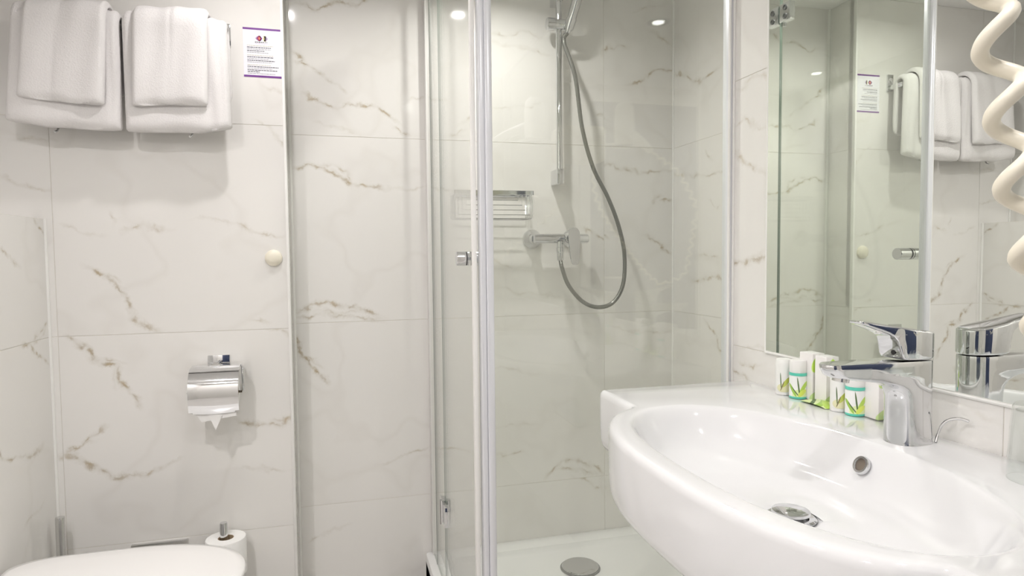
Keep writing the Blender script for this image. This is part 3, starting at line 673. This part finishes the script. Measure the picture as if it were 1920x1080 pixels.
def carton(x0, x1, y0, y1, h, label):
    r = empty('soap_carton', ((x0 + x1) / 2, (y0 + y1) / 2, ZS), label, 'box', 'small cartons on the basin')
    bm = B(); box(bm, x0, x1, y0, y1, ZS + .0003, ZS + h, .0006, 1); obj('carton_body', bm, M_CARTON, r, smooth=False)
    bm = B(); box(bm, x0 + .0008, x1 - .0008, y0 + .0005, y1 - .0008, ZS + h, ZS + h + .0006); obj('top_flap', bm, M_WHITE, r, smooth=False)
tube_b(.850, 1.0945, 'white tube with thin leaf print, left end of the toiletries by the tap')
bottle(.853, 1.056, 'small bottle with teal bands in front of the two white cartons')
carton(.8625, .8795, 1.028, 1.064, .088, 'tall white carton directly behind the left teal-banded bottle')
carton(.8625, .8795, .992, 1.022, .087, 'pale carton with green corner, standing in the middle of the toiletries')
tube_b(.853, .9495, 'white tube with leaf print left of the bottle under the tap spout')
bottle(.855, .915, 'small bottle with teal bands below the tap spout')
carton(.8620, .8795, .872, .9035, .088, 'green and white carton partly hidden behind the tap body')
# green sachet lying between the two groups
bm = B(); n = 14
for i in range(n):
    pass
loops = []
for i in range(n + 1):
    t = i / n; x = .845; y = .962 + t * .066; hh = .0035 * math.sin(PI * min(1, max(0, t))) ** .5 + .0004
    L_ = []
    for k in range(12):
        a = 2 * PI * k / 12; L_.append((.853 + .019 * math.cos(a), y, ZS + .0006 + hh * (1 + math.sin(a)) * .9))
    loops.append(L_)
loft(bm, loops)
M_SACHET = print_mat('leaf_print_sachet', (.72, .84, .42), [(.0, .004, .3, .03, .003, MG), (.02, .003, -.3, .02, .003, LG), (-.02, .003, .6, .016, .003, DG)])
tag(obj('soap_sachet', bm, M_SACHET), 'flat green leaf-patterned sachet lying between the toiletry groups', 'sachet')
# ---- upturned drinking glass
bm = B(); TX, TY = .817, .581
prof = [(.033, .0006), (.0345, .0006), (.0340, .03), (.0320, .07), (.0300, .089), (.028, .0935), (.0001, .0938)]
inn = [(.0001, .0858), (.0265, .0855), (.0285, .080), (.0305, .06), (.0322, .03), (.033, .0006)]
lathe(bm, prof + inn, (TX, TY, ZS), n=40, cap0=False, cap1=False)
m_tum = glass_mat('tumbler_glass', (.965, .975, .97), f0=.05)
tag(obj('drinking_glass', bm, m_tum), 'clear drinking glass standing upside down on the basin at the right edge', 'glass')

# ================================================================ TOWELS AND RACK
BRY, BRZ = 1.985, 1.750
r = empty('towel_rail', (-.54, Y2, 1.74), 'chrome towel rail with square wall plates above the toilet', 'towel rail')
for xa in (-.305, -.785):
    bm = B(); box(bm, xa, xa + .026, Y2 - .007, Y2 - .0003, 1.738, 1.800, .0012); pl = obj('wall_plate', bm, M_CHROME, r)
    bm = B(); box(bm, xa + .005, xa + .021, BRY - .008, Y2 - .006, 1.741, 1.759, .002); obj('bracket_arm', bm, M_CHROME, pl)
bm = B(); box(bm, -.782, -.290, BRY - .008, BRY + .008, BRZ - .007, BRZ + .007, .002); obj('bar', bm, M_CHROME, r)
for hx in (-.702, -.377):
    bm = B(); tube(bm, spline([(hx, Y2 - .001, 1.505), (hx, Y2 - .03, 1.500), (hx, 1.995, 1.485), (hx - .002, 1.985, 1.470), (hx - .006, 1.978, 1.466)], 5), .0028, 10); obj('hook', bm, M_CHROME, r)
def towel(name, label, group, xt0, xt1, xb0, xb1, yb, yf, ztop, zf, zb, thick, seed, folds=(), slant=0.0):
    """folded towel hung over the rail: a thick band that runs up the back, over the bar and down the front"""
    rnd = random.Random(seed)
    path = []
    rad = (yb - yf) / 2; yc = (yb + yf) / 2; zc_ = ztop - rad
    nb, na, nf = 8, 10, 26
    for k in range(nb): path.append((yb, zb + (zc_ - zb) * k / nb, 0, 1))
    for k in range(na + 1):
        a = PI * k / na; path.append((yc + rad * math.cos(a), zc_ + rad * math.sin(a), 0, 0))
    for k in range(1, nf + 1): path.append((yf, zc_ + (zf - zc_) * k / nf, 1, 0))
    ph = [rnd.uniform(0, 6) for _ in range(6)]
    bm = B(); loops = []
    n = len(path)
    for i, (y, z, fr, bk) in enumerate(path):
        y0, z0 = path[max(i - 1, 0)][:2]; y1, z1 = path[min(i + 1, n - 1)][:2]
        t = Vector((y1 - y0, z1 - z0)).normalized(); nrm = Vector((-t.y, t.x)) if True else None   # outward = away from the bar
        if (Vector((y, z)) - Vector((yc, zc_))).dot(nrm) < 0 and not (fr or bk): nrm = -nrm
        if fr and nrm.x > 0: nrm = -nrm
        if bk and nrm.x < 0: nrm = -nrm
        down = max(0, (ztop - z)) / (ztop - zf)
        xl = xt0 + (xb0 - xt0) * down; xr = xt1 + (xb1 - xt1) * down
        end = min(1, (n - 1 - i) / 2.0, i / 2.0) ** .5 if i in (0, 1, n - 2, n - 1) else 1
        m = 28; outer = []; inner = []
        for k in range(m + 1):
            u = k / m
            x = xl + (xr - xl) * u
            e = min(1, min(u, 1 - u) / .05); e = math.sqrt(max(0, 1 - (1 - e) ** 2))
            g = 0
            for fu, fw, fd in folds:
                g -= fd * math.exp(-((u - fu - .02 * math.sin(z * 9 + ph[0])) / fw) ** 2)
            wv = .0022 * math.sin(u * 7 + ph[1] + z * 6) + .0015 * math.sin(u * 17 + ph[2] - z * 11) + .0018 * math.sin(z * 23 + ph[3] + 3 * u)
            zz = z + (.004 * math.sin(u * 5 + ph[4]) + .003 * math.sin(u * 13 + ph[5])) * (down if fr else 0) + slant * (u - .5) * (down if fr else 0)
            h = thick * (.35 + .65 * e) * (.55 + .45 * end) + (wv + g) * e
            outer.append(Vector((x, y + nrm.x * h, zz + nrm.y * h))); inner.append(Vector((x, y + nrm.x * .0008, zz + nrm.y * .0008)))
        loops.append(outer + inner[::-1])
    loft(bm, loops)
    o = obj(name, bm, M_TERRY, None, angle=80); tag(o, label, 'towel', group)
    md = o.modifiers.new('soft', 'SUBSURF'); md.levels = 1; md.render_levels = 1
    return o
# two bath towels on the bar
towel('bath_towel', 'large white bath towel on the left half of the rail', 'white bath towels on the rail', -.789, -.541, -.813, -.543, 1.998, 1.972, BRZ + .018, 1.474, 1.56, .026, 3, folds=((.5, .03, .002), (.93, .03, .006)), slant=-.022)
towel('bath_towel', 'large white bath towel on the right half of the rail, beside the notice', 'white bath towels on the rail', -.537, -.277, -.536, -.271, 1.998, 1.972, BRZ + .018, 1.472, 1.56, .026, 8, folds=((.80, .035, .007), (.93, .025, .006)), slant=.022)
# two hand towels over them
towel('hand_towel', 'smaller white hand towel laid over the left bath towel', 'white hand towels on the rail', -.750, -.564, -.776, -.577, 2.024, 1.944, BRZ + .046, 1.535, 1.62, .016, 12, folds=((.42, .014, .0028),), slant=-.008)
towel('hand_towel', 'smaller white hand towel laid over the right bath towel', 'white hand towels on the rail', -.504, -.322, -.513, -.328, 2.024, 1.944, BRZ + .046, 1.540, 1.62, .016, 17, folds=((.50, .014, .0028),), slant=.006)

# ================================================================ NOTICE, WALL BUFFER
sx0, sx1, sz0, sz1 = -.247, -.1425, 1.655, 1.796
yy = Y2 - .0006
r = empty('wall_notice', ((sx0 + sx1) / 2, Y2, sz0), 'small white printed notice with purple bars beside the towels', 'sign')
bm = B(); box(bm, sx0, sx1, yy, Y2 - .0001, sz0, sz1); obj('paper', bm, plain('notice_paper', (.86, .85, .90), .35), r, smooth=False)
M_PURPLE = plain('purple_ink', (.17, .035, .27), .4); M_INK = plain('dark_ink', (.06, .06, .07), .5); M_GREYINK = plain('grey_ink', (.30, .30, .31), .5); M_OLIVE = plain('olive_ink', (.56, .54, .38), .5)
for z in (sz1 - .0028, sz0 + .0028):
    bm = B(); box(bm, sx0, sx1, yy - .0003, yy, z - .0028, z + .0028); obj('purple_bar', bm, M_PURPLE, r, smooth=False)
# emblem: a row of nested diamonds, left half red and purple, right half olive, black and lilac
ex, ez = (sx0 + sx1) / 2 - .0015, 1.7665
def quad(bm, pts, y): bm.faces.new([bm.verts.new((x, y, z)) for x, z in pts])
def chev(bm, x, w, h, dirn, y):
    quad(bm, [(x, ez), (x + dirn * w, ez + h), (x + dirn * (w + .0032), ez + h), (x + dirn * .0032, ez)], y); quad(bm, [(x, ez), (x + dirn * w, ez - h), (x + dirn * (w + .0032), ez - h), (x + dirn * .0032, ez)], y)
for x, w, h, dn, colr in ((-.0175, .0042, .0050, 1, (.50, .40, .58)), (-.0145, .0050, .0070, 1, (.28, .05, .24)), (-.0115, .0040, .0078, 1, (.62, .06, .10)), (-.0080, .0030, .0052, 1, (.85, .22, .08)), (-.0005, .0040, .0078, -1, (.62, .06, .10)), (.0018, .0044, .0070, -1, (.22, .04, .30)),
                          (.0030, .0032, .0080, 1, (.78, .76, .42)), (.0062, .0032, .0076, 1, (.32, .24, .12)), (.0125, .0036, .0072, -1, (.05, .04, .05)), (.0150, .0040, .0066, -1, (.45, .36, .52)), (.0178, .0042, .0050, -1, (.58, .50, .66))):
    bm = B(); chev(bm, ex + x, w, h, dn, yy - .0004); obj('emblem_chevron', bm, plain('emblem_ink', colr, .5), r, smooth=False)
rt = random.Random(4)
def text_line(z, x0, length, h, mat):
    bm = B(); x = x0
    while x < x0 + length:
        wd = rt.uniform(.003, .0085); wd = min(wd, x0 + length - x)
        quad(bm, [(x, z - h), (x + wd, z - h), (x + wd, z + h), (x, z + h)], yy - .0003); x += wd + .0012
    obj('printed_line', bm, mat, r, smooth=False)
text_line(1.7555, ex - .0185, .026, .0012, M_INK); text_line(1.7555, ex + .0088, .008, .0009, M_GREYINK); text_line(1.7515, ex - .018, .034, .0005, plain('lilac_ink', (.62, .52, .68), .5))
z = 1.7450
for item in (('o', .071), ('b', .065), ('g', .065), ('b', .047), ('g', .058), None, ('o', .071), ('b', .071), ('g', .058), ('b', .075), ('g', .067), None, ('o', .064), ('b', .085), ('g', .068), ('b', .081), ('b', .033), ('g', .075)):
    if item is None: z -= .0030; continue
    k_, ln = item
    text_line(z, sx0 + .0105, ln, .00105 if k_ == 'b' else .0007, {'o': M_OLIVE, 'b': M_INK, 'g': M_GREYINK}[k_]); z -= .0049
bm = B(); lathe(bm, [(.0245, .0003), (.0245, .004), (.0235, .008), (.018, .0125), (.010, .0150), (.0001, .0158)], (-.180, Y2, 1.129), axis=(0, -1, 0), n=40)
tag(obj('door_stop', bm, M_CREAM), 'round cream wall buffer near the corner trim', 'door stop')

# ================================================================ PAPER HOLDER WITH ROLL
HX0, HX1 = -.401, -.272
r = empty('paper_holder', (-.337, Y2, .70), 'chrome toilet paper holder with hinged cover on the wall', 'paper holder')
bm = B(); box(bm, -.368, -.308, Y2 - .006, Y2 - .0003, .795, .848, .0012); obj('wall_plate', bm, M_CHROME, r)
bm = B(); tube(bm, [(-.338, Y2 - .004, .822), (-.338, Y2 - .052, .8235)], .0065, 16); lathe(bm, [(.0001, 0), (.0105, 0), (.0115, .001), (.0115, .008), (.0001, .008)], (-.338, Y2 - .060, .8245), axis=(0, 1, 0), n=24); obj('arm', bm, M_CHROME, r)
# cover: bent sheet, rounded over the roll
CYR, CZR = 1.985, .765
prof = [(Y2 - .020, .8215), (Y2 - .035, .8245), (1.985, .8245), (1.962, .820), (1.944, .808), (1.932, .790), (1.926, .768), (1.925, .745), (1.928, .722), (1.933, .704)]
prof = [(p.x, p.y) for p in spline([Vector((a, b, 0)) for a, b in prof], 4)]
bm = B(); loops = []
for y, z in prof:
    loops.append([])
NC = 12
t_ = .0012
for idx, (y, z) in enumerate(prof):
    L_ = []
    y0, z0 = prof[max(idx - 1, 0)]; y1, z1 = prof[min(idx + 1, len(prof) - 1)]
    tt = Vector((y1 - y0, z1 - z0)).normalized(); nn = Vector((-tt.y, tt.x))
    if (Vector((y, z)) - Vector((CYR, CZR))).dot(nn) < 0: nn = -nn
    drop = sstep(len(prof) * .75, len(prof) - 1, idx)
    for k in range(NC + 1):
        u = k / NC; bow = .004 * (1 - (2 * u - 1) ** 2) * drop; cr = .006 * max(0, abs(2 * u - 1) - .85) / .15 * (1 if idx > len(prof) - 2 else 0)
        L_.append((HX0 + (HX1 - HX0) * u, y + nn.x * t_, z - bow + cr + nn.y * t_))
    for k in range(NC, -1, -1):
        u = k / NC; bow = .004 * (1 - (2 * u - 1) ** 2) * drop; cr = .006 * max(0, abs(2 * u - 1) - .85) / .15 * (1 if idx > len(prof) - 2 else 0)
        L_.append((HX0 + (HX1 - HX0) * u, y, z - bow + cr))
    loops[idx] = L_
loft(bm, loops); obj('cover', bm, M_CHROME, r)
bm = B(); tube(bm, spline([(HX1 + .001, Y2 - .052, .8225), (HX1 + .006, 1.975, .818), (HX1 + .0075, 1.965, .80), (HX1 + .0078, 1.964, .77), (HX1 + .006, 1.972, .752), (HX1 - .004, 1.982, .749), (-.29, 1.985, .749)], 6), .0036, 12)
tube(bm, [(-.412, 1.985, .7525), (-.412, 1.985, .749), (-.29, 1.985, .749)], .0042, 12); obj('roll_bar', bm, M_CHROME, r)
r = empty('toilet_roll', (-.335, 1.985, .70), 'white toilet roll under the chrome cover, its end folded to a point', 'toilet roll', 'toilet rolls')
bm = B(); lathe(bm, [(.020, 0), (.046, 0), (.046, .104), (.020, .104), (.020, 0)], (-.386, 1.985, .751), axis=(1, 0, 0), n=40, cap0=False, cap1=False); obj('paper_roll', bm, M_PAPER, r)
bm = B(); lathe(bm, [(.0185, 0), (.0205, 0), (.0205, .104), (.0185, .104), (.0185, 0)], (-.386, 1.985, .751), axis=(1, 0, 0), n=32, cap0=False, cap1=False); obj('card_core', bm, M_CARD, r)
bm = B()
def sheet(bm, front, back):
    vs = [bm.verts.new(p) for p in front] + [bm.verts.new(p) for p in back]; n = len(front)
    bm.faces.new(vs[:n]); bm.faces.new(vs[n:][::-1])
    for i in range(n): bm.faces.new((vs[i], vs[(i + 1) % n], vs[n + (i + 1) % n], vs[n + i]))
P1 = [(-.386, 1.940, .745), (-.282, 1.940, .745), (-.282, 1.938, .704), (-.280, 1.937, .690), (-.370, 1.937, .678), (-.386, 1.938, .705)]
sheet(bm, P1, [(x, y + .0012, z) for x, y, z in P1]); obj('hanging_sheet', bm, M_PAPER, r, smooth=False)
bm = B(); P2 = [(-.358, 1.9350, .712), (-.309, 1.9350, .712), (-.334, 1.9335, .654)]
sheet(bm, P2, [(x, y + .0012, z) for x, y, z in P2]); obj('folded_tip', bm, plain('tissue_fold', (.90, .89, .87), .9), r, smooth=False)

# ================================================================ SPARE ROLL, BRUSH, STRIP
RXc, RYc = -.325, 1.981
r = empty('spare_roll_holder', (RXc, Y2, .225), 'chrome upright spare roll holder behind the toilet lid', 'roll holder')
bm = B(); tube(bm, [(RXc - .006, RYc + .006, .222), (RXc - .006, RYc + .006, .368), (RXc - .006, RYc + .006, .371)], lambda t: .0105 if t < .9 else .0095, 20); obj('post', bm, M_CHROME, r)
bm = B(); box(bm, RXc - .012, RXc + .0, RYc + .006, Y2 - .005, .216, .224, .002); obj('arm', bm, M_CHROME, r)
bm = B(); box(bm, RXc - .03, RXc + .02, Y2 - .006, Y2 - .0003, .195, .245, .001); obj('wall_plate', bm, M_CHROME, r)
r = empty('toilet_roll', (RXc, RYc, .225), 'white spare toilet roll standing upright beside the toilet lid', 'toilet roll', 'toilet rolls')
bm = B(); lathe(bm, [(.0215, .0), (.053, .0), (.0545, .002), (.0545, .102), (.053, .1045), (.0225, .105), (.0215, .104), (.0215, 0)], (RXc, RYc, .2245), n=48, cap0=False, cap1=False); obj('paper_roll', bm, M_PAPER, r)
bm = B(); lathe(bm, [(.0200, .0003), (.0216, .0003), (.0216, .1035), (.0200, .1035), (.0200, .0003)], (RXc, RYc, .2245), n=32, cap0=False, cap1=False); obj('card_core', bm, M_CARD, r)
r = empty('toilet_brush', (-.738, 1.985, 0), 'toilet brush with steel handle standing in the corner behind the toilet', 'toilet brush')
bm = B(); lathe(bm, [(.0001, 0), (.045, 0), (.045, .20), (.043, .202), (.0001, .202)], (-.715, 1.975, .0002), n=32); obj('container', bm, M_SATIN, r)
bm = B(); lathe(bm, [(.0115, .20), (.0115, .432), (.0105, .436), (.0001, .4365)], (-.737, 1.982, 0), n=24); obj('handle', bm, M_SATIN, r)
bm = B(); box(bm, -.585, -.437, Y2 - .010, Y2 - .0003, .3065, .3135, .001)
tag(obj('metal_strip', bm, M_SATIN), 'thin grey metal strip on the wall behind the toilet lid', 'wall strip')

# ================================================================ TOILET
TYC = 1.575
r = empty('toilet', (-.49, TYC, 0), 'white wall-hung toilet with closed lid below the boxed cistern', 'toilet')
def dshape(xb, xf, hw, z, n=20, rc=.10):
    """plan of lid and bowl: rounded at the wall end, longer oval nose"""
    P = []; nose = .30 * (xf - xb) / .53
    for k in range(2 * n + 1):
        a = -PI/2 + PI * k / (2 * n); c, s = math.cos(a), math.sin(a); e = 2 / 2.3
        P.append((xf - nose + nose * abs(c) ** e, TYC + hw * math.copysign(abs(s) ** e, s), z))
    for k in range(n + 1):
        a = PI/2 + PI/2 * k / n; c, s = math.cos(a), math.sin(a); P.append((xb + rc + rc * c, TYC + (hw - rc * .55) + rc * .55 * s, z))
    for k in range(n + 1):
        a = PI + PI/2 * k / n; c, s = math.cos(a), math.sin(a); P.append((xb + rc + rc * c, TYC - (hw - rc * .55) + rc * .55 * s, z))
    return P
M_SEAT = plain('white_duroplast', (.88, .865, .85), .16)
bm = B(); loft(bm, [dshape(-.748, -.226, .186, .4005), dshape(-.752, -.221, .191, .403), dshape(-.754, -.219, .1935, .411), dshape(-.750, -.223, .190, .4175), dshape(-.735, -.240, .176, .4205), dshape(-.70, -.29, .14, .4225), dshape(-.62, -.40, .08, .4235, rc=.06)]); obj('lid', bm, M_SEAT, r, angle=60)
bm = B(); loft(bm, [dshape(-.735, -.232, .180, .376), dshape(-.742, -.226, .186, .380), dshape(-.742, -.226, .186, .396), dshape(-.735, -.232, .180, .400)]); obj('seat', bm, M_SEAT, r, angle=60)
bm = B(); loft(bm, [dshape(-.7655, -.42, .10, .11, rc=.05), dshape(-.7655, -.36, .135, .16, rc=.05), dshape(-.7655, -.29, .165, .26, rc=.05), dshape(-.7655, -.25, .176, .34, rc=.05), dshape(-.7655, -.242, .178, .372, rc=.05), dshape(-.764, -.246, .175, .3755, rc=.05)]); obj('bowl', bm, M_CERAMIC, r, angle=60)
for s in (-1, 1):
    bm = B(); tube(bm, [(-.745, TYC + s * .075 - .018, .399), (-.745, TYC + s * .075 + .018, .399)], .009, 14); obj('hinge', bm, M_CHROME, r)

# ================================================================ HAIR DRYER WITH COILED CORD
r = empty('hair_dryer', (MIR, .36, 1.45), 'cream wall-mounted hair dryer with thick coiled cord in front of the mirror', 'hair dryer')
bm = B(); box(bm, .786, MIR - .0003, .30, .42, 1.47, 1.60, .018, 4); obj('wall_unit', bm, M_CREAM, r)
bm = B(); lathe(bm, [(.0001, 0), (.030, 0), (.036, .006), (.038, .03), (.037, .10), (.033, .135), (.022, .15), (.0001, .152)], (.70, .38, 1.545), n=32); obj('barrel', bm, M_WHITE, r)
bm = B(); tube(bm, spline([(.72, .37, 1.60), (.66, .345, 1.59), (.60, .32, 1.565), (.555, .305, 1.535)], 6), lambda t: .021 - .006 * t, 16); obj('handle', bm, M_WHITE, r)
bm = B(); lathe(bm, [(.040, 0), (.062, 0), (.062, .006), (.040, .006), (.040, 0)], (.70, .38, 1.535), n=36, cap0=False, cap1=False); box(bm, .735, .80, .365, .395, 1.534, 1.542, .002); obj('holder_ring', bm, M_WHITE, r)
def at(u, v, depth):
    """point of the room at this distance along the view direction"""
    return Vector((0, 0, EYE)) + F * depth + RR * ((u - 960) / FPX * depth) - UU * ((v - 540) / FPX * depth)
AX = [(.555, .305, 1.535), (.50, .30, 1.50), (.41, .285, 1.44), at(1828, -160, .345), at(1850, -50, .345), at(1866, 60, .345), at(1884, 160, .345), at(1902, 290, .345), at(1919, 400, .345), at(1943, 500, .345), at(1959, 600, .345), at(1985, 720, .345)]
e0 = Vector(AX[-1]); AX += [e0 + Vector((.03, -.02, -.03)), e0 + Vector((.12, -.07, -.03)), (MIR - .09, .355, 1.30), (MIR - .06, .36, 1.48)]
axis = spline(AX, 60)
d = [0]
for a, b in zip(axis, axis[1:]): d.append(d[-1] + (b - a).length)
# coil phase: left-most points seen at v = 97, 231, 362, 481, 578
pts = []; u = None
turn = .0372
i0 = 60 * 3 - 24
for i, p in enumerate(axis):
    t = (axis[min(i + 1, len(axis) - 1)] - axis[max(i - 1, 0)]).normalized()
    uu = (RR - t * RR.dot(t)).normalized(); vv = t.cross(uu)
    f = d[i] / d[-1]; amp = .0082 * sstep(0, .06, f) * (1 - sstep(.93, 1, f)) * (1 - .25 * sstep(.2, .6, f))
    pts.append((p, uu, vv, amp))
def pitch(s): return turn
PH0 = 2 * PI * (d[60 * 5] / turn) 
fine = []
for i, (p, uu, vv, amp) in enumerate(pts):
    a = 2 * PI * d[i] / turn - PH0 + 2.2
    fine.append(p + uu * (amp * math.cos(a)) + vv * (amp * math.sin(a)))
bm = B(); tube(bm, spline(fine, 2), .0042, 12); obj('coiled_cord', bm, M_CREAM, r)
